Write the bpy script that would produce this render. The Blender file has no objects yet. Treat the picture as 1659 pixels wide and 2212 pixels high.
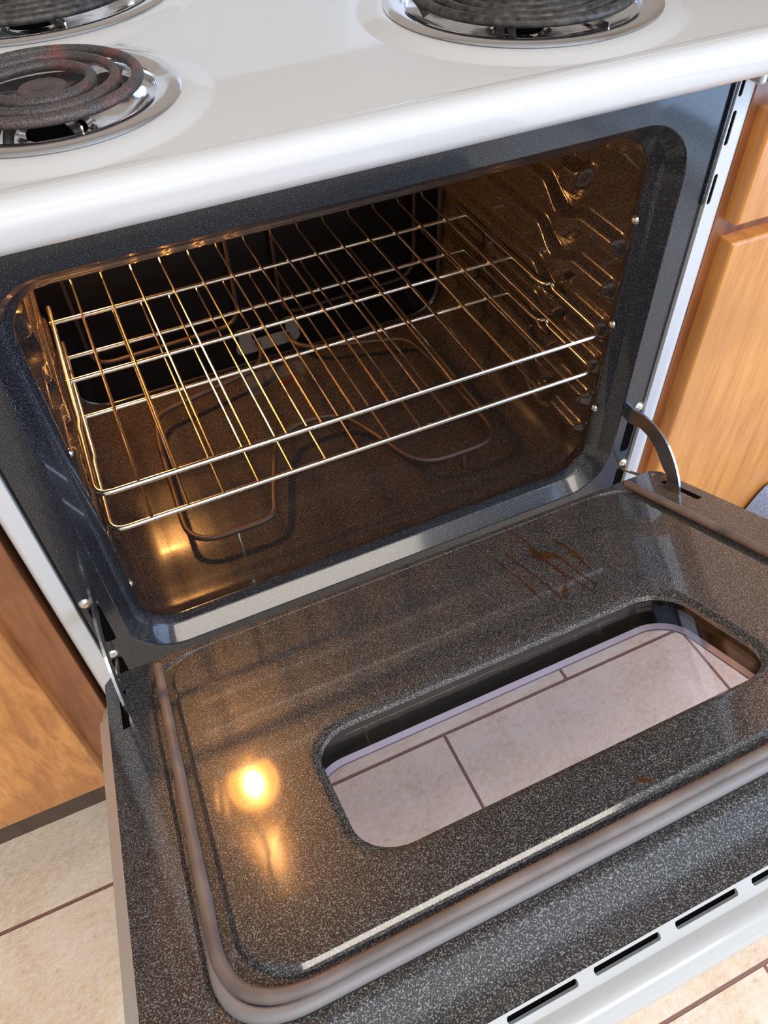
import bpy, bmesh, math, random
from mathutils import Vector, Matrix
random.seed(4)
S = bpy.context.scene
COL = S.collection
PI = math.pi

# ------------------------------------------------------------------ camera
CAM = (-0.23875, -0.55794, 1.1283)
YAW, PIT, ROL, FPX = -0.39339, -0.84874, -0.04443, 1681.38
def cam_axes():
    cy, sy = math.cos(YAW), math.sin(YAW)
    r = Vector((cy, sy, 0)); fw = Vector((-sy, cy, 0)); u = Vector((0, 0, 1))
    cp, sp = math.cos(PIT), math.sin(PIT)
    fw2 = fw*cp + u*sp; u2 = u*cp - fw*sp
    cr, sr = math.cos(ROL), math.sin(ROL)
    return r*cr + u2*sr, u2*cr - r*sr, fw2
cd = bpy.data.cameras.new('camera'); cam = bpy.data.objects.new('camera', cd); COL.objects.link(cam)
r_, u_, f_ = cam_axes()
M = Matrix((r_, u_, -f_)).transposed().to_4x4(); M.translation = Vector(CAM)
cam.matrix_world = M
cd.sensor_fit = 'HORIZONTAL'; cd.sensor_width = 36.0; cd.lens = FPX/1659*36.0; cd.clip_start = 0.02
S.camera = cam

# ------------------------------------------------------------------ world, light, exposure
w = bpy.data.worlds.new('world'); S.world = w; w.use_nodes = True
w.node_tree.nodes['Background'].inputs[0].default_value = (0.75, 0.82, 0.95, 1)
w.node_tree.nodes['Background'].inputs[1].default_value = 0.4
def area(name, loc, target, sx, sy, energy, color):
    l = bpy.data.lights.new(name, 'AREA'); l.shape = 'RECTANGLE'; l.size = sx; l.size_y = sy
    l.energy = energy; l.color = color
    o = bpy.data.objects.new(name, l); COL.objects.link(o); o.location = loc
    o.rotation_euler = (Vector(target)-Vector(loc)).to_track_quat('-Z', 'Y').to_euler()
    return o
area('daylight_patio_door', (1.43, -1.35, 1.08), (0.0, -1.05, .9), 1.25, 1.9, 40, (0.45, 0.66, 1.0))
area('daylight_back_window', (-0.35, -3.13, 1.5), (-0.3, 0.0, 1.0), 1.5, 1.2, 6, (0.74, 0.85, 1.0))
area('ceiling_lamp_glow', (-0.05, -1.5, 2.35), (-0.05, -1.5, 0.0), 1.7, 0.55, 33, (1.0, 0.90, 0.78))
S.view_settings.view_transform = 'Standard'; S.view_settings.look = 'None'
S.view_settings.gamma = 1.0; S.view_settings.use_curve_mapping = False
S.view_settings.exposure = 0.14
S.cycles.max_bounces = 10; S.cycles.transparent_max_bounces = 12
S.cycles.caustics_reflective = True; S.cycles.sample_clamp_indirect = 8

# ------------------------------------------------------------------ materials
def mat(name, col=(.5, .5, .5), rough=.5, metal=0., coat=0., coat_rough=.05, spec=.5):
    m = bpy.data.materials.new(name); m.use_nodes = True
    b = m.node_tree.nodes['Principled BSDF']
    b.inputs['Base Color'].default_value = (*col, 1); b.inputs['Roughness'].default_value = rough
    b.inputs['Metallic'].default_value = metal; b.inputs['Coat Weight'].default_value = coat
    b.inputs['Coat Roughness'].default_value = coat_rough; b.inputs['Specular IOR Level'].default_value = spec
    return m
class N:
    def __init__(s, m): s.m = m; s.t = m.node_tree; s.b = s.t.nodes['Principled BSDF']
    def n(s, typ, ins=None, **kw):
        x = s.t.nodes.new(typ)
        for k, v in kw.items(): setattr(x, k, v)
        for k, v in (ins or {}).items():
            if isinstance(v, bpy.types.NodeSocket): s.t.links.new(v, x.inputs[k])
            else: x.inputs[k].default_value = v
        return x
    def co(s, scale=(1, 1, 1), rot=(0, 0, 0), loc=(0, 0, 0)):
        g = s.n('ShaderNodeNewGeometry')
        return s.n('ShaderNodeMapping', {'Vector': g.outputs['Position'], 'Scale': scale, 'Rotation': rot, 'Location': loc}).outputs[0]
    def ramp(s, fac, stops):
        r = s.n('ShaderNodeValToRGB', {'Fac': fac}); e = r.color_ramp.elements
        while len(e) < len(stops): e.new(.5)
        for i, (p, c) in enumerate(stops):
            e[i].position = p; e[i].color = (*c, 1) if isinstance(c, tuple) else (c, c, c, 1)
        return r.outputs['Color']
    def mix(s, f, a, b, mode='MIX'):
        x = s.n('ShaderNodeMix', data_type='RGBA', blend_type=mode)
        for i, v in ((0, f), (6, a), (7, b)):
            if isinstance(v, bpy.types.NodeSocket): s.t.links.new(v, x.inputs[i])
            else: x.inputs[i].default_value = v if i == 0 else (*v, 1)
        return x.outputs[2]
    def bump(s, h, strength=.2, dist=.001):
        x = s.n('ShaderNodeBump', {'Height': h, 'Strength': strength, 'Distance': dist})
        s.t.links.new(x.outputs[0], s.b.inputs['Normal']); return x
    def base(s, c): s.t.links.new(c, s.b.inputs['Base Color'])

def enamel(name, dark, speck, scale, lo, hi, rough, bstr, coat=1.0):
    m = mat(name, rough=rough, coat=coat, coat_rough=.07); k = N(m); c = k.co()
    n1 = k.n('ShaderNodeTexNoise', {'Vector': c, 'Scale': scale, 'Detail': 2.0, 'Roughness': .6})
    n3 = k.n('ShaderNodeTexNoise', {'Vector': c, 'Scale': scale*2.3, 'Detail': 1.0})
    n2 = k.n('ShaderNodeTexNoise', {'Vector': c, 'Scale': 330., 'Detail': 1.5})
    fl = k.n('ShaderNodeMath', {0: n1.outputs[0], 1: .25}, operation='MULTIPLY'); hh = k.n('ShaderNodeMath', {0: n2.outputs[0], 1: fl.outputs[0]}, operation='ADD')
    f = k.ramp(n1.outputs[0], [(lo, 0.), (hi, 1.)])
    f2 = k.ramp(n3.outputs[0], [(.35, .25), (.62, 1.)])
    f = k.mix(1.0, f, f2, 'MULTIPLY')
    k.base(k.mix(f, dark, speck)); k.bump(hh.outputs[0], bstr, .0007)
    m.node_tree.nodes['Principled BSDF'].inputs['Specular IOR Level'].default_value = .35
    return m
M_DOOR = enamel('speckled_enamel_door', (.020, .021, .023), (.46, .48, .50), 880, .50, .68, .42, .16)
M_FRAME = enamel('speckled_enamel_frame', (.007, .009, .014), (.40, .47, .58), 1150, .575, .74, .30, .10, .6)
M_LINER = enamel('speckled_enamel_liner', (.022, .0165, .0145), (.34, .28, .25), 1200, .54, .72, .26, .12, .7)

def simple_white():
    m = mat('white_enamel', (.74, .735, .72), .22, coat=1., coat_rough=.03); k = N(m)
    n = k.n('ShaderNodeTexNoise', {'Vector': k.co(), 'Scale': 45., 'Detail': 1.})
    k.bump(n.outputs[0], .06, .002); return m
M_WHITE = simple_white()
def side_white():
    m = mat('textured_white_side', (.70, .71, .72), .35, coat=.4, coat_rough=.15); k = N(m)
    v = k.n('ShaderNodeTexVoronoi', {'Vector': k.co(scale=(1, 1, 2.2)), 'Scale': 420.}, feature='DISTANCE_TO_EDGE')
    k.bump(k.ramp(v.outputs['Distance'], [(0., 0.), (.25, 1.)]), .25, .0006); return m
M_SIDE = side_white()
M_DOORWHITE = mat('white_door_skin', (.54, .55, .545), .3, coat=.6, coat_rough=.08)
def chrome(name, col, rough, sc, b):
    m = mat(name, col, rough, 1.0); k = N(m)
    n = k.n('ShaderNodeTexNoise', {'Vector': k.co(), 'Scale': sc, 'Detail': 2.})
    k.bump(n.outputs[0], b, .001)
    k.t.links.new(k.ramp(n.outputs[0], [(.3, rough*.6), (.7, rough*1.6)]), k.b.inputs['Roughness']); return m
M_CHROME = chrome('drip_pan_chrome', (.74, .74, .75), .10, 60, .12)
M_RACK = mat('rack_wire', (.86, .80, .72), .22, 1.0)
M_STEEL = mat('hinge_steel', (.50, .51, .52), .30, 1.0)
M_SCREW = chrome('screw_nickel', (.80, .74, .66), .25, 300, .05)
M_GALV = chrome('terminal_plate', (.45, .42, .38), .45, 200, .1)
M_BLACK = mat('black_void', (.003, .003, .003), .9, spec=.05)
M_BACK = mat('shade_black_oven_back', (.004, .003, .003), .45, coat=.12, coat_rough=.2, spec=.15)  # unlit back of the liner: its shade is painted in as near-black
M_DARKBOX = mat('dark_window_box', (.035, .034, .03), .25, .6, coat=.3)
M_BAND = mat('window_frit_band', (.62, .61, .66), .4)
def coilmat():
    m = mat('coil_sheath', rough=.55, metal=.35); k = N(m); c = k.co()
    n1 = k.n('ShaderNodeTexNoise', {'Vector': c, 'Scale': 38., 'Detail': 3.})
    n2 = k.n('ShaderNodeTexNoise', {'Vector': c, 'Scale': 900., 'Detail': 2.})
    a = k.ramp(n1.outputs[0], [(.42, (.075, .066, .066)), (.56, (.13, .075, .07)), (.68, (.30, .07, .06))])
    k.base(k.mix(.35, a, k.ramp(n2.outputs[0], [(.4, (.03, .028, .03)), (.65, (.30, .27, .26))])))
    k.bump(n2.outputs[0], .2, .0004); return m
M_COIL = coilmat()
def coilgrey():
    m = mat('coil_sheath_grey', rough=.5, metal=.45); k = N(m); c = k.co()
    n2 = k.n('ShaderNodeTexNoise', {'Vector': c, 'Scale': 150., 'Detail': 4.})
    k.base(k.ramp(n2.outputs[0], [(.35, (.035, .033, .032)), (.7, (.13, .12, .11))]))
    k.bump(n2.outputs[0], .08, .0004); return m
M_COILG = coilgrey()
M_BAKE = mat('element_sheath', (.085, .060, .048), .55, .7)
def gasketmat():
    m = mat('gasket_rubber', (.15, .125, .115), .55); k = N(m)
    n = k.n('ShaderNodeTexNoise', {'Vector': k.co(), 'Scale': 30., 'Detail': 2.})
    k.base(k.ramp(n.outputs[0], [(.35, (.15, .125, .12)), (.7, (.24, .20, .185))])); return m
M_GASKET = gasketmat()
M_GASKETG = mat('gasket_lip', (.26, .25, .26), .5)
def wood(name, c0, c1, c2, sc=(26, 26, 2.6), mot=7.):
    m = mat(name, rough=.38, coat=.35, coat_rough=.2); k = N(m); c = k.co(scale=sc, rot=(0, .07, 0))
    n = k.n('ShaderNodeTexNoise', {'Vector': c, 'Scale': 1.6, 'Detail': 5., 'Roughness': .62, 'Distortion': .9})
    g = k.n('ShaderNodeTexNoise', {'Vector': k.co(scale=(9*sc[0], 9*sc[1], 5*sc[2])), 'Scale': 1.2, 'Detail': 3.})
    b = k.n('ShaderNodeTexNoise', {'Vector': k.co(), 'Scale': mot, 'Detail': 3., 'Distortion': .6})
    a = k.ramp(n.outputs[0], [(.30, c0), (.50, c1), (.70, c2)])
    a = k.mix(k.ramp(g.outputs[0], [(.50, 0.), (.75, .55)]), a, c0)
    a = k.mix(k.ramp(b.outputs[0], [(.45, 0.), (.65, .45)]), a, c0)
    k.base(a); k.bump(g.outputs[0], .15, .0006); return m
M_OAK = wood('oak_door', (.54, .215, .052), (.75, .31, .070), (.80, .36, .095), sc=(34, 34, 3.0), mot=5.)
M_OAKL = wood('oak_door_left', (.36, .135, .035), (.64, .27, .07), (.74, .34, .10), sc=(30, 30, 7), mot=11.)
M_OAKF = wood('oak_face_frame', (.17, .055, .018), (.31, .108, .034), (.39, .15, .05))
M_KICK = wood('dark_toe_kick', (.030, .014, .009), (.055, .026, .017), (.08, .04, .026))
M_LAM = mat('laminate_beige', (.42, .36, .30), .45)
def floormat():
    m = mat('stone_tile', rough=.42, coat=.15, coat_rough=.25); k = N(m)
    cc = k.co(loc=(-.036 + .4450*20, .096 + .4450*20, 0))
    br = k.n('ShaderNodeTexBrick', {'Vector': cc, 'Scale': 1., 'Mortar Size': .0027, 'Mortar Smooth': .3, 'Bias': 0.,
        'Brick Width': .445, 'Row Height': .445, 'Color1': (1, 1, 1, 1), 'Color2': (.93, .93, .93, 1)}, offset=.5, offset_frequency=2, squash=1.)
    c = k.co()
    n = k.n('ShaderNodeTexNoise', {'Vector': c, 'Scale': 9., 'Detail': 6., 'Roughness': .6, 'Distortion': .5})
    n2 = k.n('ShaderNodeTexNoise', {'Vector': c, 'Scale': 95., 'Detail': 6., 'Roughness': .7})
    n3 = k.n('ShaderNodeTexNoise', {'Vector': c, 'Scale': 3.1, 'Detail': 2., 'Distortion': 1.4})
    a = k.ramp(n.outputs[0], [(.3, (.76, .57, .375)), (.5, (.88, .70, .485)), (.7, (.94, .80, .61))])
    a = k.mix(k.ramp(n2.outputs[0], [(.46, 0.), (.62, .65)]), a, (.93, .79, .66))
    a = k.mix(k.ramp(n2.outputs[0], [(.30, .6), (.42, 0.)]), a, (.56, .38, .27))
    vein = k.ramp(n3.outputs[0], [(.488, 0.), (.5, 1.), (.512, 0.)])
    v3 = k.n('ShaderNodeMath', {0: vein, 1: .10}, operation='MULTIPLY')
    a = k.mix(v3.outputs[0], a, (.80, .76, .70))
    a = k.mix(.12, a, br.outputs['Color'], 'MULTIPLY')
    a = k.mix(br.outputs['Fac'], a, (.26, .125, .085))
    k.base(a)
    h = k.n('ShaderNodeMath', {0: n2.outputs[0], 1: br.outputs['Fac']}, operation='SUBTRACT')
    k.bump(h.outputs[0], .8, .003); return m
M_FLOOR = floormat()
M_WALL = mat('painted_wall', (.72, .69, .64), .7)
M_REFLWALL = mat('tan_reflection_wall', (.45, .37, .29), .5)  # unseen back wall, tan tone added only for its reflection in the chrome pans
M_CEIL = mat('painted_ceiling', (.82, .81, .79), .8)
def emis(name, col, st):
    m = bpy.data.materials.new(name); m.use_nodes = True; t = m.node_tree; t.nodes.clear()
    e = t.nodes.new('ShaderNodeEmission'); o = t.nodes.new('ShaderNodeOutputMaterial')
    e.inputs[0].default_value = (*col, 1); e.inputs[1].default_value = st
    t.links.new(e.outputs[0], o.inputs[0]); return m
M_BULB = emis('lit_bulb', (1.0, .50, .17), 1450.)
def lensmat():
    m = bpy.data.materials.new('lit_amber_lens'); m.use_nodes = True; t = m.node_tree; t.nodes.clear()
    tr = t.nodes.new('ShaderNodeBsdfTransparent'); tr.inputs[0].default_value = (1, .9, .75, 1)
    e = t.nodes.new('ShaderNodeEmission'); e.inputs[0].default_value = (1.0, .36, .05, 1); e.inputs[1].default_value = 18.
    a = t.nodes.new('ShaderNodeAddShader'); o = t.nodes.new('ShaderNodeOutputMaterial')
    t.links.new(tr.outputs[0], a.inputs[0]); t.links.new(e.outputs[0], a.inputs[1]); t.links.new(a.outputs[0], o.inputs[0]); return m
M_LENS = lensmat()
def glassmat(name, tint, ior=1.45):
    m = bpy.data.materials.new(name); m.use_nodes = True; t = m.node_tree; t.nodes.clear()
    tr = t.nodes.new('ShaderNodeBsdfTransparent'); tr.inputs[0].default_value = (*tint, 1)
    gl = t.nodes.new('ShaderNodeBsdfGlossy'); gl.inputs['Roughness'].default_value = .015
    ge = t.nodes.new('ShaderNodeNewGeometry'); dt = t.nodes.new('ShaderNodeVectorMath'); dt.operation = 'DOT_PRODUCT'
    t.links.new(ge.outputs['Normal'], dt.inputs[0]); t.links.new(ge.outputs['Incoming'], dt.inputs[1])
    def mth(op, a, b_):
        x = t.nodes.new('ShaderNodeMath'); x.operation = op
        for i, v in enumerate((a, b_)):
            if v is None: continue
            if isinstance(v, bpy.types.NodeSocket): t.links.new(v, x.inputs[i])
            else: x.inputs[i].default_value = v
        return x.outputs[0]
    q = mth('POWER', mth('SUBTRACT', 1.0, mth('ABSOLUTE', dt.outputs['Value'], None)), 5.0)
    fr = mth('ADD', mth('MULTIPLY', q, .95), .05)
    mx = t.nodes.new('ShaderNodeMixShader'); o = t.nodes.new('ShaderNodeOutputMaterial')
    t.links.new(fr, mx.inputs[0]); t.links.new(tr.outputs[0], mx.inputs[1])
    t.links.new(gl.outputs[0], mx.inputs[2]); t.links.new(mx.outputs[0], o.inputs[0]); return m
M_GLASS = glassmat('oven_window_glass', (.97, .955, .99), 1.55)
def clothmat():
    m = mat('blue_cloth', rough=.9); k = N(m)
    n = k.n('ShaderNodeTexNoise', {'Vector': k.co(scale=(1, 1, 3)), 'Scale': 260., 'Detail': 3.})
    k.base(k.ramp(n.outputs[0], [(.35, (.20, .26, .42)), (.7, (.42, .48, .66))])); k.bump(n.outputs[0], .5, .002); return m
M_CLOTH = clothmat()
def stainmat():
    m = mat('burnt_grease', rough=.5, coat=.3); k = N(m); c = k.co()
    n = k.n('ShaderNodeTexNoise', {'Vector': c, 'Scale': 350., 'Detail': 3.})
    n2 = k.n('ShaderNodeTexNoise', {'Vector': c, 'Scale': 700., 'Detail': 2.})
    k.base(k.ramp(n.outputs[0], [(.35, (.030, .012, .004)), (.6, (.085, .036, .010))]))
    k.t.links.new(k.ramp(n2.outputs[0], [(.30, .25), (.42, 1.)]), k.b.inputs['Alpha']); return m
M_STAIN = stainmat()
M_CHIP = mat('rust_chip', (.05, .018, .008), .7)

# ------------------------------------------------------------------ mesh helpers
def mesh_obj(name, verts, faces, m, parent=None, smooth=False, recalc=True, bevel=0.):
    me = bpy.data.meshes.new(name); me.from_pydata([tuple(v) for v in verts], [], faces)
    bm = bmesh.new(); bm.from_mesh(me); bmesh.ops.remove_doubles(bm, verts=bm.verts, dist=1e-6)
    if recalc: bmesh.ops.recalc_face_normals(bm, faces=bm.faces)
    bm.to_mesh(me); bm.free()
    for p in me.polygons: p.use_smooth = smooth
    if smooth is True: me.set_sharp_from_angle(angle=math.radians(42))
    me.materials.append(m)
    o = bpy.data.objects.new(name, me); COL.objects.link(o)
    if parent is not None:
        o.parent = parent; o.location = -WP(parent)
    if smooth:
        wn = o.modifiers.new('weighted_normals', 'WEIGHTED_NORMAL'); wn.weight = 100; wn.keep_sharp = True
    if bevel:
        b = o.modifiers.new('bevel', 'BEVEL'); b.width = bevel; b.segments = 3; b.limit_method = 'ANGLE'
    return o
def WP(o):
    v = Vector((0, 0, 0))
    while o is not None: v += o.location; o = o.parent
    return v
class MB:
    def __init__(s): s.v = []; s.f = []
    def add(s, v, f):
        k = len(s.v); s.v += [tuple(a) for a in v]; s.f += [tuple(i+k for i in q) for q in f]
    def box(s, x0, x1, y0, y1, z0, z1, F=None):
        v = [(x, y, z) for x in (x0, x1) for y in (y0, y1) for z in (z0, z1)]
        if F: v = [F(*a) for a in v]
        s.add(v, [(0, 1, 3, 2), (4, 6, 7, 5), (0, 4, 5, 1), (2, 3, 7, 6), (0, 2, 6, 4), (1, 5, 7, 3)])
    def loft(s, loops, closed=True, cap0=False, cap1=False):
        n = len(loops[0]); v = [p for l in loops for p in l]; f = []
        for i in range(len(loops)-1):
            for j in range(n if closed else n-1):
                a = i*n+j; b = i*n+(j+1) % n
                f.append((a, b, b+n, a+n))
        if cap0: f.append(tuple(range(n)))
        if cap1: f.append(tuple(range((len(loops)-1)*n, len(loops)*n)))
        s.add(v, f)
    def tube(s, pts, r, closed=False, seg=10, sq=1.0):
        P = [Vector(p) for p in pts]; n = len(P); loops = []; up = None
        for i in range(n):
            a = P[(i-1) % n] if (closed or i > 0) else P[i]
            b = P[(i+1) % n] if (closed or i < n-1) else P[i]
            t = (b-a).normalized()
            if up is None:
                up = Vector((0, 0, 1)) if abs(t.z) < .9 else Vector((0, 1, 0))
            side = t.cross(up).normalized(); up = side.cross(t).normalized()
            loops.append([P[i] + side*(math.cos(q)*r) + up*(math.sin(q)*r*sq) for q in [2*PI*k/seg for k in range(seg)]])
        if closed: loops.append(loops[0])
        s.loft(loops, True, not closed, not closed)
    def lathe(s, prof, c, seg=64, ax='z'):
        loops = []
        for k in range(seg):
            a = 2*PI*k/seg
            if ax == 'z': loops.append([(c[0]+r*math.cos(a), c[1]+r*math.sin(a), c[2]+h) for r, h in prof])
            elif ax == 'y': loops.append([(c[0]+r*math.cos(a), c[1]+h, c[2]+r*math.sin(a)) for r, h in prof])
            else: loops.append([(c[0]+h, c[1]+r*math.cos(a), c[2]+r*math.sin(a)) for r, h in prof])
        loops.append(loops[0]); s.loft(loops, False)
    def obj(s, name, m, parent=None, smooth=False, bevel=0.): return mesh_obj(name, s.v, s.f, m, parent, smooth, bevel=bevel)
def rrect(x0, x1, y0, y1, r, n=8, k=1):
    """rounded rectangle loop; k extra points along each straight side"""
    P = []
    cs = [(x1-r, y1-r, 0), (x0+r, y1-r, 90), (x0+r, y0+r, 180), (x1-r, y0+r, 270)]
    for i, (cx, cy, a0) in enumerate(cs):
        arc = [(cx+r*math.cos(math.radians(a0+90*j/n)), cy+r*math.sin(math.radians(a0+90*j/n))) for j in range(n+1)]
        P += arc
        nx, ny, na = cs[(i+1) % 4]
        s = arc[-1]; e = (nx+r*math.cos(math.radians(na)), ny+r*math.sin(math.radians(na)))
        for j in range(1, k): P.append((s[0]+(e[0]-s[0])*j/k, s[1]+(e[1]-s[1])*j/k))
    return P
def slot(cx, cy, w, h): return rrect(cx-w/2, cx+w/2, cy-h/2, cy+h/2, min(w, h)/2*.98, 4)
def plate(mb, outer, holes, F, depth=0., G=None):
    """flat plate with holes (2D loops) mapped through F(u,v); hole walls go to G(u,v)"""
    bm = bmesh.new(); ed = []
    for lp in [outer]+holes:
        vs = [bm.verts.new((a, b, 0)) for a, b in lp]
        for i in range(len(vs)): ed.append(bm.edges.new((vs[i], vs[(i+1) % len(vs)])))
    bmesh.ops.triangle_fill(bm, use_beauty=True, use_dissolve=False, edges=ed)
    bm.verts.index_update()
    mb.add([F(v.co.x, v.co.y) for v in bm.verts], [tuple(v.index for v in f.verts) for f in bm.faces]); bm.free()
    if G:
        for lp in holes: mb.loft([[F(a, b) for a, b in lp], [G(a, b) for a, b in lp]])
def fillet(pts, r, n=6, closed=False):
    P = [Vector(p) for p in pts]; out = []; N_ = len(P)
    for i in range(N_):
        if not closed and i in (0, N_-1): out.append(P[i]); continue
        a, b, c = P[(i-1) % N_], P[i], P[(i+1) % N_]
        rr = r[i] if isinstance(r, (list, tuple)) else r
        d1 = (a-b); d2 = (c-b); l = min(rr, d1.length*.49, d2.length*.49)
        s = b+d1.normalized()*l; e = b+d2.normalized()*l
        for k in range(n+1):
            t = k/n; out.append(s*(1-t)**2 + b*2*t*(1-t) + e*t*t)
    return out
def empty(name, loc, label, cat, group=None, parent=None):
    o = bpy.data.objects.new(name, None); COL.objects.link(o); o.empty_display_size = .05
    if parent: o.parent = parent; o.location = Vector(loc) - WP(parent)
    else: o.location = loc
    if label: o['label'] = label
    if cat: o['category'] = cat
    if group: o['group'] = group
    return o
def ss(x, a, b):
    t = max(0., min(1., (x-a)/(b-a))); return t*t*(3-2*t)
def bumpfn(x, a, b, e): return ss(x, a-e, a+e)*(1-ss(x, b-e, b+e))

# ------------------------------------------------------------------ setting
def struct(name, x0, x1, y0, y1, z0, z1, m):
    b = MB(); b.box(x0, x1, y0, y1, z0, z1); o = b.obj(name, m); o['kind'] = 'structure'; return o
struct('floor', -2.0, 1.5, -3.2, .67, -.05, 0, M_FLOOR)
struct('ceiling', -2.0, 1.5, -3.2, .67, 2.44, 2.5, M_CEIL)
struct('wall_back', -2.0, 1.5, .67, .75, 0, 2.44, M_REFLWALL)
def wall_with_window(name, along, pos0, pos1, a0, a1, wa0, wa1, wz0, wz1):
    b = MB()
    F = (lambda u, v, d: (u, d, v)) if along == 'x' else (lambda u, v, d: (d, u, v))
    rc = lambda p, q, r, s: [(p, r), (q, r), (q, s), (p, s)]
    o_, h_ = rc(a0, a1, 0, 2.44), rc(wa0, wa1, wz0, wz1)
    plate(b, o_, [h_], lambda u, v: F(u, v, pos0), G=lambda u, v: F(u, v, pos1))
    plate(b, o_, [h_], lambda u, v: F(u, v, pos1))
    o = b.obj(name, M_WALL); o['kind'] = 'structure'
wall_with_window('wall_front', 'x', -3.2, -3.28, -2.0, 1.5, -1.12, .42, .88, 2.12)
wall_with_window('wall_right', 'y', 1.5, 1.58, -3.2, .67, -2.0, -.7, .08, 2.08)
struct('wall_left', -2.08, -2.0, -3.2, .67, 0, 2.44, M_WALL)
M_TRIM = mat('white_trim', (.8, .8, .78), .4)
def winframe(name, along, c, a0, a1, z0, z1):
    b = MB()
    for (u0, u1, v0, v1) in ((a0-.05, a0, z0-.05, z1+.05), (a1, a1+.05, z0-.05, z1+.05), (a0, a1, z0-.05, z0), (a0, a1, z1, z1+.05),
                             ((a0+a1)/2-.015, (a0+a1)/2+.015, z0, z1), (a0, a1, (z0+z1)/2-.015, (z0+z1)/2+.015)):
        if along == 'x': b.box(u0, u1, c, c+.03, v0, v1)
        else: b.box(c-.03, c, u0, u1, v0, v1)
    o = b.obj(name, M_TRIM); o['kind'] = 'structure'
winframe('window_1', 'y', 1.495, -2.0, -.7, .08, 2.08)
winframe('window_2', 'x', -3.195, -1.12, .42, .88, 2.12)

# ------------------------------------------------------------------ range
RANGE = empty('kitchen_range', (0, .3, 0), 'white electric coil range with its dark speckled oven door hanging open and oven light on', 'stove')
# --- cooktop with burner wells
ZC = .9095
PANS = {'fl': (-.2205, .078, .096), 'fr': (.182, .0984, .1192), 'bl': (-.203, .335, .136), 'br': (.19, .36, .10)}
b = MB(); holes = []
circ = lambda cx, cy, r, n=64: [(cx+r*math.cos(2*PI*k/n), cy+r*math.sin(2*PI*k/n)) for k in range(n)]
for cx, cy, R in PANS.values(): holes.append(circ(cx, cy, R+.024))
YF = -.040
plate(b, [(-.379, YF), (.379, YF), (.379, .60), (-.379, .60)], holes, lambda u, v: (u, v, ZC))
for cx, cy, R in PANS.values():
    b.loft([[(x, y, z) for x, y in circ(cx, cy, r)] for r, z in ((R+.024, ZC), (R+.020, ZC+.0006), (R+.012, ZC+.0032), (R+.004, ZC+.0045), (R-.005, ZC+.0046), (R-.009, ZC+.003), (R-.011, ZC-.02))])
prof = [(YF, ZC), (YF-.004, ZC+.0008), (YF-.010, ZC+.0006)]
for k in range(9):
    a = math.radians(90*k/8); prof.append((-.050-.014*math.sin(a), ZC-.0135+.014*math.cos(a)))
prof += [(-.0625, .885), (-.0575, .8775), (-.0515, .8745), (-.0475, .8745), (-.046, .878), (-.046, .895)]
b.loft([[(x, y, z) for x in (-.379, .379)] for y, z in prof], closed=False)
for x in (-.379, .379):
    sp = [(.60, ZC)]+prof[:-2]+[(-.046, .8745), (.60, .8745)]
    b.add([(x, y, z) for y, z in sp], [tuple(range(len(sp)))])
ck = b.obj('cooktop', M_WHITE, RANGE, smooth=True)
# backguard
b = MB(); b.box(-.379, .379, .60, .655, .87, 1.10); b.obj('control_backguard', M_WHITE, RANGE, bevel=.008)

# --- front frame with moulded oven mouth
XB = .3545
def LP(hw, z0, z1, r, y, n=10): return [(x, y, z) for x, z in rrect(-hw, hw, z0, z1, r, n)]
b = MB()
ring_out = rrect(-.3235, .3235, .339, .8285, .060, 10)
hs = []
for sx in (-1, 1):
    hs.append(rrect(sx*.3425-.006, sx*.3425+.006, .393, .4575, .004, 3))
    hs.append(rrect(sx*.347-.005, sx*.347+.005, .315, .3585, .004, 3))
plate(b, [(-XB, .29), (XB, .29), (XB, .905), (-XB, .905)], [ring_out], lambda u, v: (u, 0, v))
# hinge slots stay uncut here; thin black plates stand in for them below
b.loft([LP(.3235, .339, .8285, .060, 0), LP(.3225, .3396, .8277, .0592, .0003), LP(.3215, .3405, .8268, .0585, .0014), LP(.3125, .3527, .8165, .050, .0176), LP(.3117, .3536, .8155, .049, .0186),
        LP(.3105, .3542, .8145, .048, .0193), LP(.3070, .3555, .8110, .046, .0235), LP(.3035, .3572, .8070, .043, .0285), LP(.3025, .3572, .8055, .043, .0305), LP(.3024, .3565, .8045, .043, .0325), LP(.3032, .3545, .8035, .044, .0355)])
b.loft([[(-XB, 0, .29), (XB, 0, .29), (XB, 0, .905), (-XB, 0, .905)], [(-XB, .03, .29), (XB, .03, .29), (XB, .03, .905), (-XB, .03, .905)]])
b.obj('front_frame', M_FRAME, RANGE, smooth=True)
# hinge slots: thin rimmed plates on the face, painted black for a recess's shade
for sx in (-1, 1):
    for (cx, z0, z1) in ((sx*.3425, .393, .4575), (sx*.347, .315, .3585)):
        b = MB(); o_ = rrect(cx-.0062, cx+.0062, z0, z1, .004, 3); i_ = rrect(cx-.0050, cx+.0050, z0+.0012, z1-.0012, .003, 3)
        b.loft([[(u, .0, v) for u, v in o_], [(u, -.0006, v) for u, v in o_], [(u, -.0006, v) for u, v in i_], [(u, -.0002, v) for u, v in i_]], cap1=True)
        b.obj('hinge_slot_dark', M_BLACK, RANGE)

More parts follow.
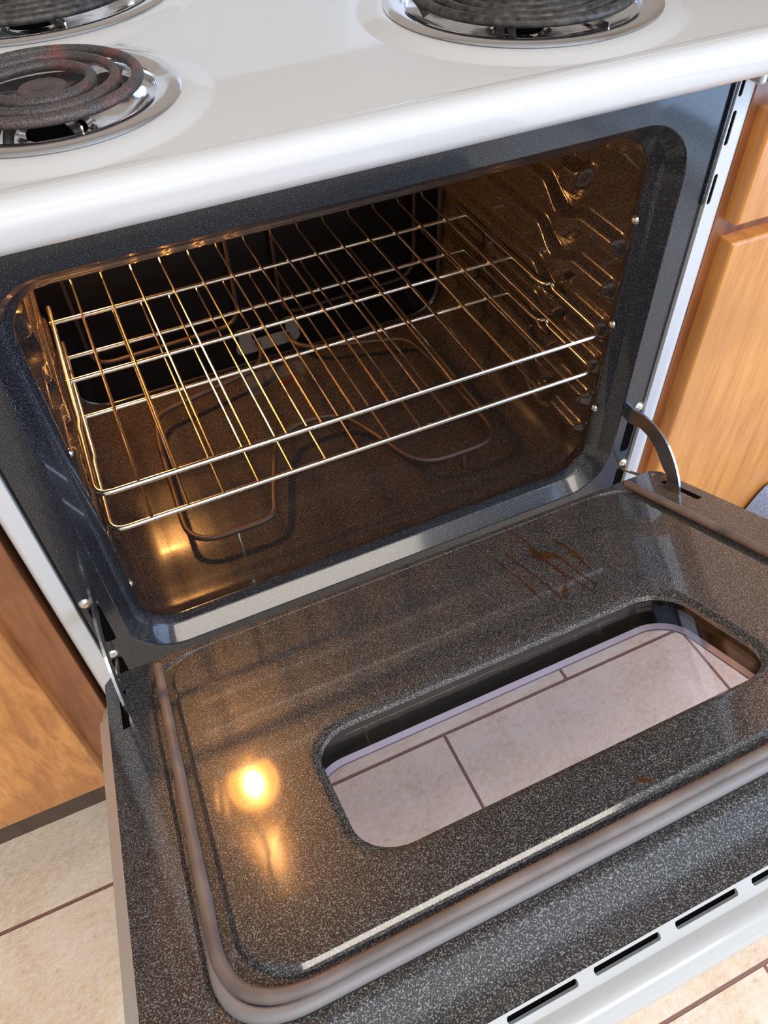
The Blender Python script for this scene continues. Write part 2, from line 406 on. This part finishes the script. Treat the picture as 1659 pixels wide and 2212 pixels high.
# --- oven cavity liner with pressed rack supports
LV = [.727, .672, .617, .5625, .5077, .453, .398]
def rib(y, z):
    h = 0.
    for i, zl in enumerate(LV):
        up = ss(y, .160, .207); dn = 1-ss(y, .120, .150)
        zc = zl-.021+.028*up+.017*dn
        hw = .0105+.006*bumpfn(y, .135, .180, .015)
        am = .0105*bumpfn(y, .056, .462, .006)+.003*bumpfn(y, .135, .182, .018)
        if i == 0: am *= 1-ss(y, .165, .19); am *= ss(y, .118, .14)
        h = max(h, am*1.08*bumpfn(z, zc-hw, zc+hw, .0055))
    return h
KS = 120
def cavloop(hw, z0, z1, r, y, rb=True):
    k = KS; P = rrect(-hw, hw, z0, z1, r, 8, k); out = []
    for x, z in P:
        if rb and abs(abs(x)-hw) < 1e-5: x = math.copysign(hw-rib(y, z), x)
        out.append((x, y, z))
    return out
b = MB(); loops = [cavloop(.3032, .3545, .8035, .044, .0355, False), cavloop(.3045, .3525, .8015, .045, .040, False), cavloop(.310, .3495, .796, .046, .046, False)]
yy = .050
while yy < .4601:
    t = ss(yy, .03, .150)
    loops.append(cavloop(.314, .350-.016*t, .793-.010*t, .046+.004*t, yy)); yy += .003
loops += [cavloop(.3135, .334, .783, .05, .478, False), cavloop(.312, .3345, .782, .05, .482, False), cavloop(.3075, .3365, .780, .049, .4845, False), cavloop(.304, .340, .777, .047, .4855, False)]
b.loft(loops)
b.obj('oven_liner', M_LINER, RANGE, smooth=True)
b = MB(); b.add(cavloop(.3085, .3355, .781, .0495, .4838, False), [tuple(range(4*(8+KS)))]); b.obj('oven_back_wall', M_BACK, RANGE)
# liner screws (right wall) and left
def screw(name, c, ax, r, parent, m=M_SCREW, s=1):
    b = MB(); h = r*.55*s
    b.lathe([(.0001, h*.55), (r*.30, h*.62), (r*.34, h), (r*.75, h*.75), (r, 0), (r*1.05, -h*.3)], c, 20, ax)
    o = b.obj(name, m, parent, smooth=True); return o
for y, z in ((.031, .7156), (.030, .588), (.028, .4617)): screw('liner_screw', (.3012, y, z), 'x', .0048, RANGE, s=-1)
for y, z in ((.030, .640), (.030, .44)): screw('liner_screw', (-.3012, y, z), 'x', .0042, RANGE, s=1)
for sx in (-1, 1):
    screw('hinge_screw', (sx*.3479, -.0004, .468), 'y', .0068, RANGE, s=-1)
    screw('hinge_screw', (sx*.3479, -.0004, .3683), 'y', .0062, RANGE, s=-1)
# side panels
for sx, nm in ((-1, 'side_panel'), (1, 'side_panel')):
    b = MB()
    X = lambda a: sx*a
    hol = []
    if sx > 0: hol = [(.750, .031), (.809, .032), (.853, .032)]
    x0 = .3553 if sx > 0 else .3580
    zs = .06
    for zc, hh in hol:
        za, zb_ = zc-hh/2-.004, zc+hh/2+.004
        b.add([(X(x0), -.0045, zs), (X(.3715), -.0045, zs), (X(.3715), -.0045, za), (X(x0), -.0045, za)], [(0, 1, 2, 3)])
        sl = rrect(.3590-.0023, .3590+.0023, zc-hh/2, zc+hh/2, .0022, 4); ce = rrect(x0, .3715, za, zb_, .00001, 4)
        b.loft([[(X(u), -.0045, v) for u, v in ce], [(X(u), -.0045, v) for u, v in sl], [(X(u), -.0036, v) for u, v in sl]])
        zs = zb_
    b.add([(X(x0), -.0045, zs), (X(.3715), -.0045, zs), (X(.3715), -.0045, .874), (X(x0), -.0045, .874)], [(0, 1, 2, 3)])
    pr = [(x0, .02), (x0, .0), (x0, -.0045)]
    b.loft([[(X(x), y, z) for z in (.06, .874)] for x, y in pr], closed=False)
    pr = [(.3715+.0065*math.sin(math.radians(a)), .002-.0065*math.cos(math.radians(a))) for a in range(0, 91, 10)]+[(.378, .60)]
    b.loft([[(X(x), y, z) for z in (.06, .874)] for x, y in pr], closed=False)
    b.obj(nm, M_SIDE, RANGE, smooth=True)
    b = MB(); b.box(X(x0+.0005), X(.371), -.0036, .0, .70, .874); b.obj('vent_backing', M_BLACK, RANGE)
b = MB(); b.box(.3515, .3552, -.003, .001, .735, .874); b.obj('black_trim_strip', M_FRAME, RANGE, bevel=.0008)
b = MB(); b.box(-.3545, .3545, -.001, .03, .06, .288); b.box(-.35, .35, .03, .60, .03, .05); b.obj('storage_drawer', M_WHITE, RANGE, bevel=.004)
b = MB(); b.box(-.376, .376, .594, .60, .03, .87); b.obj('back_panel', M_SIDE, RANGE)
for x in (-.33, .33):
    for y in (.04, .55):
        b = MB(); b.lathe([(.0001, 0), (.018, 0), (.018, .012), (.008, .014), (.008, .06)], (x, y, 0), 20); b.obj('levelling_foot', M_BLACK, RANGE)
b = MB(); b.box(.362, .371, -.020, -.004, .850, .8745); b.obj('cooktop_bracket', M_WHITE, RANGE, bevel=.003)

b = MB(); vs = []
for k in range(14):
    a = 2*PI*k/14; r = random.uniform(.4, 1.1); vs.append((.004+.019*r*math.cos(a), .4085+.008*r*math.sin(a), .3350))
b.add(vs, [tuple(range(14))]); o = b.obj('burnt_spill', mat('dark_red_spill', (.06, .004, .004), .4), RANGE)
for k in range(9):
    b = MB(); c = (.19+random.uniform(-.035, .035), .085+random.uniform(-.012, .012), .3355); b.lathe([(.0001, .001), (random.uniform(.0008, .002), .0004), (.001, -.001)], c, 7); b.obj('burnt_crumb', M_BLACK, RANGE)
# --- bake element on the oven floor
ZE = .364
bp = [(-.016, .488, ZE+.008), (-.016, .455, ZE+.004), (-.035, .425, ZE), (-.207, .388, ZE), (-.217, .33, ZE), (-.226, .118, ZE), (-.112, .118, ZE), (-.100, .16, ZE), (-.058, .275, ZE),
      (.040, .275, ZE), (.072, .200, ZE), (.100, .118, ZE), (.228, .118, ZE), (.219, .33, ZE), (.209, .392, ZE), (.062, .437, ZE), (.036, .455, ZE+.004), (.036, .488, ZE+.008)]
rr = [.02, .015, .02, .025, .03, .045, .03, .03, .05, .05, .03, .045, .045, .03, .025, .02, .015, .02]
b = MB(); b.tube(fillet(bp, rr, 6), .0041, seg=10); b.obj('bake_element', M_BAKE, RANGE, smooth=True)
for x, y, m_ in ((-.164, .116, M_RACK), (.165, .116, M_CHIP), (-.219, .30, M_BAKE), (.22, .30, M_BAKE)):
    b = MB(); b.tube(fillet([(x, y, ZE-.003), (x-.001, y-.004, ZE-.014), (x+.001, y-.006, .3355)], .004, 3), .0014 if m_ is not M_CHIP else .0028, seg=8)
    b.obj('element_leg', m_, RANGE, smooth=True)
b = MB()
plate(b, rrect(-.052, .056, .355, .379, .010, 6), [], lambda u, v: (u, .4795, v)); b.loft([[(u, .4795, v) for u, v in rrect(-.052, .056, .355, .379, .010, 6)], [(u, .481, v) for u, v in rrect(-.052, .056, .355, .379, .010, 6)]])
for x in (-.045, .034): b.box(x, x+.022, .4797, .4812, .374, .402)
for x in (-.034, .045): b.lathe([(.0001, -.003), (.003, -.0025), (.0045, 0)], (x, .4797, .395), 14, 'y')
b.obj('element_mounting_plate', M_GALV, RANGE)
# --- upper element: two loops hanging down the back wall, running forward under the oven roof
for x0, x1 in ((-.268, -.038), (.030, .262)):
    P = [(x0, .17, .772), (x0, .470, .770), (x0, .476, .412), (x1, .476, .418), (x1, .470, .770), (x1, .17, .772)]
    b = MB(); b.tube(fillet(P, [.02, .03, .035, .035, .03, .02], 6), .0034, seg=10); b.obj('broil_element', M_BAKE, RANGE, smooth=True)
# --- oven lamp
BULB = (-.258, .476, .724)
b = MB(); b.lathe([(.0001, -.014), (.006, -.0125), (.0105, -.008), (.0120, -.001), (.010, .006)], BULB, 24, 'y')
b.obj('oven_lamp_bulb', M_BULB, RANGE, smooth=True)
b = MB(); b.lathe([(.0001, -.028), (.018, -.0265), (.031, -.020), (.0405, -.010), (.043, .004), (.043, .0075)], BULB, 32, 'y')
b.obj('lamp_lens', M_LENS, RANGE, smooth=True)
b = MB(); b.lathe([(.0432, .0070), (.045, .003), (.0465, .004), (.047, .0075)], BULB, 32, 'y'); b.obj('lamp_socket', M_GALV, RANGE, smooth=True)

# --- oven door (open, tilted up 24 degrees)
TI = .42275; CT, ST = math.cos(TI), math.sin(TI); ZD = .37129
def D(x, s, h=0.): return (x, -s*CT+h*ST, ZD+s*ST+h*CT)
DOOR = empty('oven_door', (0, 0, .34), None, None, parent=RANGE)
DOOR['label'] = 'black speckled oven door open over the floor'
win = rrect(-.1897, .1897, .2687, .4192, .037, 10)
win1 = rrect(-.1945, .1945, .2640, .4240, .041, 10)
winr = rrect(-.1985, .1985, .2600, .4280, .044, 10)
b = MB()
chan_o = rrect(-.3165, .3165, .0585, .5020, .055, 10)
chan_i = rrect(-.3135, .3135, .0605, .4990, .053, 10)
fld_o = rrect(-.2935, .2935, .0600, .4740, .046, 10)
fld_i = rrect(-.2885, .2885, .0640, .4690, .042, 10)
out = [(-.3595, .062), (-.352, .050), (.352, .050), (.3595, .062), (.3595, .508), (-.3595, .508)]
plate(b, out, [chan_o], lambda u, v: D(u, v, 0))
b.loft([[D(u, v, 0) for u, v in chan_o], [D(u, v, -.0030) for u, v in chan_i]])
plate(b, chan_i, [fld_o], lambda u, v: D(u, v, -.0030))
b.loft([[D(u, v, -.0030) for u, v in fld_o], [D(u*1.0, v, -.0024) for u, v in rrect(-.2925, .2925, .0608, .4730, .045, 10)], [D(u, v, .0014) for u, v in rrect(-.2895, .2895, .0632, .4700, .043, 10)], [D(u, v, .0018) for u, v in fld_i]])
plate(b, fld_i, [winr], lambda u, v: D(u, v, .0018))
b.loft([[D(u, v, .0018) for u, v in winr], [D(u, v, .0012) for u, v in win1], [D(u, v, -.001) for u, v in win], [D(u, v, -.0065) for u, v in win]])
ps = [(.508, 0.), (.5105, -.0005), (.5125, -.0015), (.5270, -.0112), (.5300, -.0130), (.534, -.0140), (.538, -.0146), (.545, -.0146), (.5485, -.0150), (.5495, -.0180)]
b.loft([[D(x, s, h) for x in (-.3595, .3595)] for s, h in ps], closed=False)
e = [(.062, 0), (.508, 0)]+ps[1:]+[(.5495, -.022), (.062, -.022)]
for x in (-.3595, .3595): b.add([D(x, s, h) for s, h in e], [tuple(range(len(e)))])
b.add([D(-.3595, .062, 0), D(-.352, .05, 0), D(.352, .05, 0), D(.3595, .062, 0), D(.3595, .062, -.02), D(.352, .05, -.02), D(-.352, .05, -.02), D(-.3595, .062, -.02)],
      [(0, 1, 6, 7), (1, 2, 5, 6), (2, 3, 4, 5)])
b.obj('inner_panel', M_DOOR, DOOR, smooth=True)
# white skin: side flanges, front trim with slots, bottom plate
b = MB()
def flange(sx):
    pr = [(.3590, -.004), (.3600, -.009), (.3612, -.011), (.3700, -.019), (.3705, -.024), (.3755, -.027), (.3768, -.031), (.3760, -.045), (.373, -.050)]
    lo = []
    for s_, sc in ((.070, 0.), (.079, .7), (.086, 1.), (.560, 1.)):
        lo.append([D(sx*(.3590+(x-.3590)*sc), s_, h) for x, h in pr])
    b.loft(lo, closed=False)
flange(-1); flange(1)
def H(s): return -.0150-(s-.549)*1.6
hol = [slot(-.3135+.0612*k, .5515, .0492, .0028) for k in range(11)]
FT = lambda u, v: D(u, v, H(v)); 
plate(b, [(-.374, .549), (.374, .549), (.374, .5554), (-.374, .5554)], hol, FT, G=lambda u, v: D(u, v-.003, H(v)-.0015))
pr = [(.5554, H(.5554)), (.5562, -.0258), (.5620, -.0256), (.5680, -.0285), (.5712, -.034), (.5715, -.041), (.568, -.049), (.563, -.052)]
b.loft([[D(x, s, h) for x in (-.3755, .3755)] for s, h in pr], closed=False)
owin = rrect(-.1985, .1985, .2625, .4360, .034, 10)
plate(b, [(-.373, .075), (.373, .075), (.373, .562), (-.373, .562)], [owin], lambda u, v: D(u, v, -.052))
b.add([D(-.373, .075, -.052), D(.373, .075, -.052), D(.352, .055, -.02), D(-.352, .055, -.02)], [(0, 1, 2, 3)])
b.obj('door_skin', M_DOORWHITE, DOOR, smooth=True)
b = MB(); b.add([D(-.36, .5455, -.019), D(.36, .5455, -.019), D(.36, .553, -.031), D(-.36, .553, -.031)], [(0, 1, 2, 3)]); b.obj('slot_backing', M_BLACK, DOOR)
# window box, band and panes
b = MB()
bx = [rrect(-.215, .215, .247, .455, .012, 4)]
b.loft([[D(u, v, -.0066) for u, v in bx[0]], [D(u, v, -.0465) for u, v in bx[0]]])
plate(b, bx[0], [win], lambda u, v: D(u, v, -.0066))
bd_o = rrect(-.2030, .2030, .2575, .4415, .038, 10)
plate(b, bx[0], [bd_o], lambda u, v: D(u, v, -.0465))
b.obj('window_box', M_DARKBOX, DOOR)
b = MB(); b.tube([D(-.20, .2490, -.020), D(.20, .2490, -.022)], .0011, seg=6)
for k in range(10): b.lathe([(.0001, .002), (.0016, .001), (.0018, -.001)], D(-.18+.04*k, .2490, -.020), 8)
b.obj('spacer_rail', M_SCREW, DOOR)
b = MB(); b.loft([[D(u, v, -.0466) for u, v in bd_o], [D(u, v, -.0500) for u, v in owin]]); b.obj('window_band', M_BAND, DOOR)
for nm, h, dx in (('inner_glass', -.0085, .008), ('outer_glass', -.0485, .004)):
    b = MB(); b.box(-.2-dx, .2+dx, .26-dx, .43+dx, h-.0016, h+.0016, D); b.obj(nm, M_GLASS, DOOR)
# gasket
gp = [D(-.3020, .070, .003), D(-.3060, .489, .0035), D(.3060, .489, .0035), D(.3045, .064, .003)]
gpath = fillet(gp, .062, 12)
b = MB(); b.tube(gpath, .0050, seg=12); gk = b.obj('gasket', M_GASKET, DOOR, smooth=True)
b = MB(); b.tube(fillet([D(-.3050, .38, -.002), D(-.3105, .4955, -.0005), D(.3105, .4955, -.0005), D(.3050, .38, -.002)], .066, 12), .0052, seg=12)
b.obj('gasket_lip', M_GASKETG, DOOR, smooth=True)
# hinge arms
AO = [(.02, .478), (-.010, .4745), (-.0193, .4783), (-.0361, .4815), (-.0590, .4800), (-.0801, .4705), (-.0979, .4548), (-.1115, .4367), (-.1180, .4180), (-.1165, .4080),
      (-.0990, .4060), (-.0870, .4120), (-.0935, .4235), (-.0900, .4330), (-.0785, .4375), (-.0626, .4520), (-.0420, .4600), (-.0217, .4590), (-.010, .452), (.02, .452)]
AO2 = []
for i in range(len(AO)): AO2.append(AO[i])
sm = [tuple(v)[:2] for v in fillet([(a, c, 0) for a, c in AO2], .012, 3, closed=True)]
for sx, xc in ((-1, -.3405), (1, .3335)):
    b = MB()
    for xx in (xc-.0014, xc+.0014): plate(b, sm, [], lambda u, v: (xx, u, v))
    b.loft([[(xc-.0014, u, v) for u, v in sm], [(xc+.0014, u, v) for u, v in sm]])
    b.obj('hinge_arm', M_STEEL, DOOR)
    b = MB(); x2 = sx*.347
    b.tube(fillet([(x2, .01, .352), (x2, -.028, .372), (x2, -.050, .386), (x2, -.075, .392)], .01, 4), .0022, seg=8)
    b.box(x2-.003, x2+.003, -.085, -.055, .386, .397)
    b.obj('hinge_latch', M_SCREW, DOOR)
    b = MB(); b.box(sx*.343-.0035, sx*.343+.0035, .085, .150, -.0012, .0003, D); b.obj('hinge_pocket', M_BLACK, DOOR)
# burnt-on grease
def blob(b, pts, wd, h=.0023):
    n = len(pts); L = []; R = []
    for i, (x, s) in enumerate(pts):
        a = pts[max(0, i-1)]; c = pts[min(n-1, i+1)]
        d = Vector((c[0]-a[0], c[1]-a[1])); d.normalize(); nx, ns = -d.y, d.x
        wv = (wd[i] if isinstance(wd, list) else wd)*random.uniform(.75, 1.25)
        L.append(D(x+nx*wv, s+ns*wv, h)); R.append(D(x-nx*wv, s-ns*wv, h))
    b.loft([L, R], closed=False)
def wob(p, q, n, a=.0008):
    return [(p[0]+(q[0]-p[0])*i/n+random.uniform(-a, a), p[1]+(q[1]-p[1])*i/n) for i in range(n+1)]
import json as _j
STAINS = _j.loads('''[[[0.0839, 0.0999, 0.00032], [0.0845, 0.1174, 0.0008], [0.0848, 0.1369, 0.00096], [0.0846, 0.1565, 0.00088], [0.0853, 0.1761, 0.00088], [0.0848, 0.1928, 0.00113], [0.0837, 0.2061, 0.00113], [0.0827, 0.219, 0.00048]], [[0.1019, 0.1026, 0.0004], [0.1008, 0.1203, 0.0008], [0.1, 0.139, 0.00096], [0.1014, 0.1616, 0.00104], [0.1012, 0.1819, 0.00104], [0.101, 0.2013, 0.00104], [0.0995, 0.2166, 0.00113], [0.0989, 0.2265, 0.00072]], [[0.1305, 0.0502, 0.00024], [0.1312, 0.0656, 0.00056], [0.1307, 0.0827, 0.00072], [0.1325, 0.0953, 0.00064], [0.1329, 0.1078, 0.00072], [0.1285, 0.1216, 0.00209], [0.1266, 0.1372, 0.00498], [0.1329, 0.1455, 0.00683], [0.1407, 0.1494, 0.00522], [0.1429, 0.1597, 0.00289], [0.1421, 0.1685, 0.00129], [0.1412, 0.185, 0.00096], [0.1408, 0.2, 0.00113], [0.1412, 0.2153, 0.00113], [0.1422, 0.2258, 0.00113], [0.1387, 0.2324, 0.00064]], [[0.1208, 0.1321, 0.00201], [0.1238, 0.1458, 0.00281], [0.1267, 0.1593, 0.00177], [0.1274, 0.1679, 0.00129], [0.1272, 0.1835, 0.00145], [0.1266, 0.1956, 0.00161], [0.1299, 0.2034, 0.0008], [0.1295, 0.2129, 0.00088], [0.1299, 0.2228, 0.00096], [0.1311, 0.2331, 0.00121], [0.1302, 0.2427, 0.00064]], [[0.1251, 0.1969, 0.0008], [0.1195, 0.2045, 0.0008], [0.1135, 0.2116, 0.00145], [0.1088, 0.2196, 0.00209], [0.1037, 0.2246, 0.00096]], [[0.1586, 0.1218, 0.00096], [0.1591, 0.1311, 0.00241], [0.1604, 0.1411, 0.00257], [0.1596, 0.1519, 0.00193], [0.1589, 0.1626, 0.00338], [0.1578, 0.1753, 0.00273], [0.1559, 0.1844, 0.00129], [0.1534, 0.1979, 0.0008], [0.1535, 0.2082, 0.00032], [0.1549, 0.2218, 0.00016]], [[0.16, 0.0791, 0.00024], [0.1618, 0.0937, 0.0004], [0.1593, 0.104, 0.00064]], [[0.2011, 0.1358, 0.00064], [0.2105, 0.132, 0.00129], [0.2165, 0.1313, 0.00064]], [[0.1855, 0.1429, 0.00064], [0.1846, 0.148, 0.00096]], [[0.0742, 0.1984, 0.00064], [0.0746, 0.2056, 0.00129], [0.0786, 0.2066, 0.0008]], [[0.0773, 0.1793, 0.00064], [0.0786, 0.1852, 0.00064]], [[0.1002, 0.2264, 0.00113], [0.1047, 0.2266, 0.00129], [0.1051, 0.2304, 0.00048]], [[0.0797, 0.051, 0.0004], [0.0816, 0.0651, 0.0004], [0.0833, 0.0818, 0.00032]], [[0.013, 0.4571, 0.001], [0.0151, 0.4622, 0.0028], [0.0203, 0.4661, 0.0015]]]''')
for st in STAINS:
    b = MB(); blob(b, [tuple(p[:2]) for p in st], [p[2] for p in st]); b.obj('grease_stain', M_STAIN, DOOR)

# ------------------------------------------------------------------ burners
def drip_pan(key, label, m=M_CHROME):
    cx, cy, R = PANS[key]; z = ZC+.0055
    t = empty('drip_pan', (cx, cy, z-.02), label, 'drip pan', 'chrome drip pans')
    b = MB(); k = R/.12
    b.lathe([(R-.002, -.0012), (R, .0000), (R-.001, .0012), (R-.004, .0024), (R-.009, .0030), (R-.0165, .0016), (R-.0185, .0002), (R-.0195, -.003), (R-.0205, -.006), (R-.0225, -.0065), (R-.026, -.0072),
             (R*.62, -.018), (R*.50, -.0215), (.030, -.0225), (.026, -.0205), (.022, -.0225)], (cx, cy, z), 96)
    b.obj('bowl', m, t, smooth=True)
    b = MB(); a = math.radians(-128); rr_ = R*.80
    c = (cx+rr_*math.cos(a), cy+rr_*math.sin(a), z-.0165)
    b.lathe([(.0001, .0), (.0115, .0)], c, 24); b.obj('terminal_hole', M_BLACK, t)
    b = MB(); b.lathe([(.0115, -.001), (.0122, .0014), (.0135, .0010), (.0145, -.003)], c, 24); b.obj('hole_rim', m, t, smooth=True)
    b = MB(); b.lathe([(.0001, .0), (.021, .0), (.021, .001)], (cx, cy, z-.0226), 24); b.obj('center_hole', M_BLACK, t)
    return t
def coil(key, rads, label, m):
    cx, cy, R = PANS[key]; z = ZC+.0145
    t = empty('coil_burner', (cx, cy, z-.012), label, 'burner', 'electric coil burners')
    P = []; n = len(rads); pitch = rads[1]-rads[0]; a0 = math.radians(-160)
    tot = (n-1)+.93
    for i in range(int(tot*48)+1):
        th = i/48.; rr2 = rads[0]-pitch*.45+pitch*th if th < .5 else rads[0]+pitch*(th-.5)*.98
        # stay on nearly concentric rings with a short cross-over
        ring = int(th); fr = th-ring
        base = rads[min(ring, n-1)]; nxt = rads[min(ring+1, n-1)]
        rr2 = base+(nxt-base)*ss(fr, .72, 1.)
        an = a0+2*PI*th
        P.append((cx+rr2*math.cos(an), cy+rr2*math.sin(an), z))
    s = P[0]; d = Vector((math.cos(a0-.5), math.sin(a0-.5), 0))
    P = [(s[0]+d.x*.012+.004, s[1]+d.y*.012-.010, z-.010), (s[0]+d.x*.006+.001, s[1]+d.y*.006-.006, z-.003)]+P
    e_ = P[-1]; P += [(e_[0]+.001, e_[1]-.008, z-.003), (e_[0]+.004, e_[1]-.012, z-.010)]
    b = MB(); b.tube(P, .0043, seg=12, sq=.85); b.obj('coil', m, t, smooth=True)
    b = MB(); b.lathe([(.0001, -.0010), (.0085, -.0012), (.010, -.0022), (.0165, -.0028), (.0185, -.005), (.0185, -.009)], (cx, cy, z+.001), 40); b.obj('medallion', m, t, smooth=True)
    b = MB()
    for k in range(3):
        a = math.radians(40+120*k); c, s_ = math.cos(a), math.sin(a); r1 = rads[-1]+.010
        F = lambda u, v, w_: (cx+u*c-v*s_, cy+u*s_+v*c, z+w_)
        b.box(.015, r1, -.0006, .0006, -.0115, -.0042, F); b.box(.015, r1, -.0035, .0006, -.0115, -.0107, F)
    b.obj('support_spider', M_CHROME, t)
    a = math.radians(-128)
    b = MB(); rr_ = R*.62; q = (cx+rr_*math.cos(a), cy+rr_*math.sin(a))
    for dx in (-.005, .005): b.tube(fillet([(q[0]+dx+.012, q[1]+.024, z-.0045), (q[0]+dx, q[1]+.006, z-.012), (q[0]+dx-.003, q[1]-.002, z-.018)], .008, 4), .0036, seg=8)
    b.obj('terminal', M_COILG, t, smooth=True)
    return t
drip_pan('fl', 'small chrome drip pan under the reddish coil at the front left of the cooktop')
drip_pan('fr', 'large chrome drip pan at the front right of the cooktop, alone on its side')
drip_pan('bl', 'chrome drip pan cut off at the top left corner, behind the small front pan')
coil('fl', [.0345, .0515, .0668], 'small three-ring coil burner with reddish worn rings at the front left', M_COIL)
coil('fr', [.034, .049, .064, .079, .093], 'large dark coil burner at the front right of the cooktop', M_COILG)
coil('bl', [.040, .057, .074, .091, .107], 'dark grey coil burner at the top left, behind the reddish small burner', M_COILG)

# ------------------------------------------------------------------ oven racks
def rack(z, dx, label):
    t = empty('oven_rack', (dx, .04, z), label, 'oven rack', 'chrome wire oven racks')
    X0, X1 = -.2965+dx, .2985+dx
    P = [(X0+.004, .405, z), (X0+.002, .165, z), (X0, .155, z), (X0-.002, .044, z), (X1+.003, .044, z), (X1+.003, .150, z), (X1+.004, .156, z+.006), (X1-.002, .162, z+.002), (X1-.004, .176, z), (X1-.004, .405, z)]
    P = [(X0+.035, .3695, z), (X0+.030, .3695, z), (X0+.012, .375, z), (X0+.006, .400, z), (X0+.005, .34, z)][0:0]+P
    b = MB(); b.tube(fillet(P, [0, .004, .004, .016, .016, .004, .003, .003, .006, 0], 5), .0032, seg=10)
    b.obj('outer_rim', M_RACK, t, smooth=True)
    for y in (.2407, .3683):
        b = MB(); b.tube([(X0, y, z), (X1-.003, y, z)], .0029, seg=10); b.obj('cross_bar', M_RACK, t, smooth=True)
    for k in range(14):
        x = -.2557+dx+.03955*k
        b = MB(); b.tube(fillet([(x, .0425, z+.0032), (x, .437, z+.0044), (x, .4455, z+.010)], .006, 3), .0016, seg=8)
        b.obj('wire', M_RACK, t, smooth=True)
    return t
rack(.5651, .001, 'chrome wire oven rack in the upper position, the nearer of the two')
rack(.5103, .0005, 'chrome wire oven rack in the lower position, seen through the bars of the upper rack')

# ------------------------------------------------------------------ cabinets
def cabinet(name, label, x0, x1, doors, drawers, frame_m, door_m, zb=.10, yk=.025):
    t = empty(name, ((x0+x1)/2, .3, 0), label, 'cabinet')
    b = MB(); b.box(x0, x1, 0, .58, zb, .845); b.obj('body', frame_m, t, bevel=.0015)
    b = MB(); b.box(x0+.005, x1-.005, yk, .55, 0, zb); b.obj('toe_kick', M_KICK, t)
    for nm, L in (('door', doors), ('drawer', drawers)):
        for (a, c, z0, z1) in L:
            b = MB(); e = .0025
            b.loft([[(a, 0, z0), (c, 0, z0), (c, 0, z1), (a, 0, z1)], [(a, -.0170, z0), (c, -.0170, z0), (c, -.0170, z1), (a, -.0170, z1)],
                    [(a+e, -.0195, z0+e), (c-e, -.0195, z0+e), (c-e, -.0195, z1-e), (a+e, -.0195, z1-e)]], cap1=True)
            b.obj(nm, door_m, t, bevel=.001)
    return t
cabinet('base_cabinet', 'oak base cabinet left of the range with dark toe kick, only its lower door showing', -.95, -.3865, [(-.93, -.4265, .122, .70)], [(-.93, -.4265, .72, .83)], M_OAKF, M_OAKL)
cabinet('base_cabinet', 'oak base cabinet right of the range with flat door below a drawer', .3805, .98, [(.396, .95, .122, .6885)], [(.392, .95, .7085, .822)], M_OAKF, M_OAK)
for x0, x1, lab in ((-.95, -.3835, 'beige laminate countertop left of the range'), (.3815, .98, 'beige laminate countertop end right of the range, under the cooktop corner')):
    b = MB(); b.box(x0, x1, -.030, .665, .846, .885); o = b.obj('countertop', M_LAM, None, bevel=.004); o['label'] = lab; o['category'] = 'countertop'

# crumpled blue cloth heaped on the floor against the right cabinet
b = MB(); nx, ny = 60, 44; V = []
for i in range(nx+1):
    for j in range(ny+1):
        u, v = i/nx, j/ny; x = .535+.40*u; y = -.34+.315*v
        h = .185*ss(u, 0, .28)*(1-ss(u, .75, 1.))*ss(v, 0, .80)
        h *= 1+.10*math.sin(13*u+4*v)+.07*math.sin(21*v-6*u)
        V.append((x+.012*math.sin(9*v)*(1-u), y+.010*math.sin(8*u)*(1-v), .003+h))
for i in range(nx+1): V.append((V[i*(ny+1)+ny][0], V[i*(ny+1)+ny][1], .001))
F = [(i*(ny+1)+j, (i+1)*(ny+1)+j, (i+1)*(ny+1)+j+1, i*(ny+1)+j+1) for i in range(nx) for j in range(ny)]
k0 = (nx+1)*(ny+1); F += [(i*(ny+1)+ny, (i+1)*(ny+1)+ny, k0+i+1, k0+i) for i in range(nx)]
b.add(V, F)
o = b.obj('floor_cloth', M_CLOTH, smooth=True); o['label'] = 'blue cloth heaped on the floor against the right cabinet'; o['category'] = 'cloth'

# ceiling light
t = empty('ceiling_light', (-.05, -1.5, 2.44), 'rectangular ceiling light above the kitchen floor', 'lamp')
b = MB(); b.box(-.92, .82, -1.79, -1.21, 2.36, 2.44); b.obj('housing', M_TRIM, t, bevel=.01)
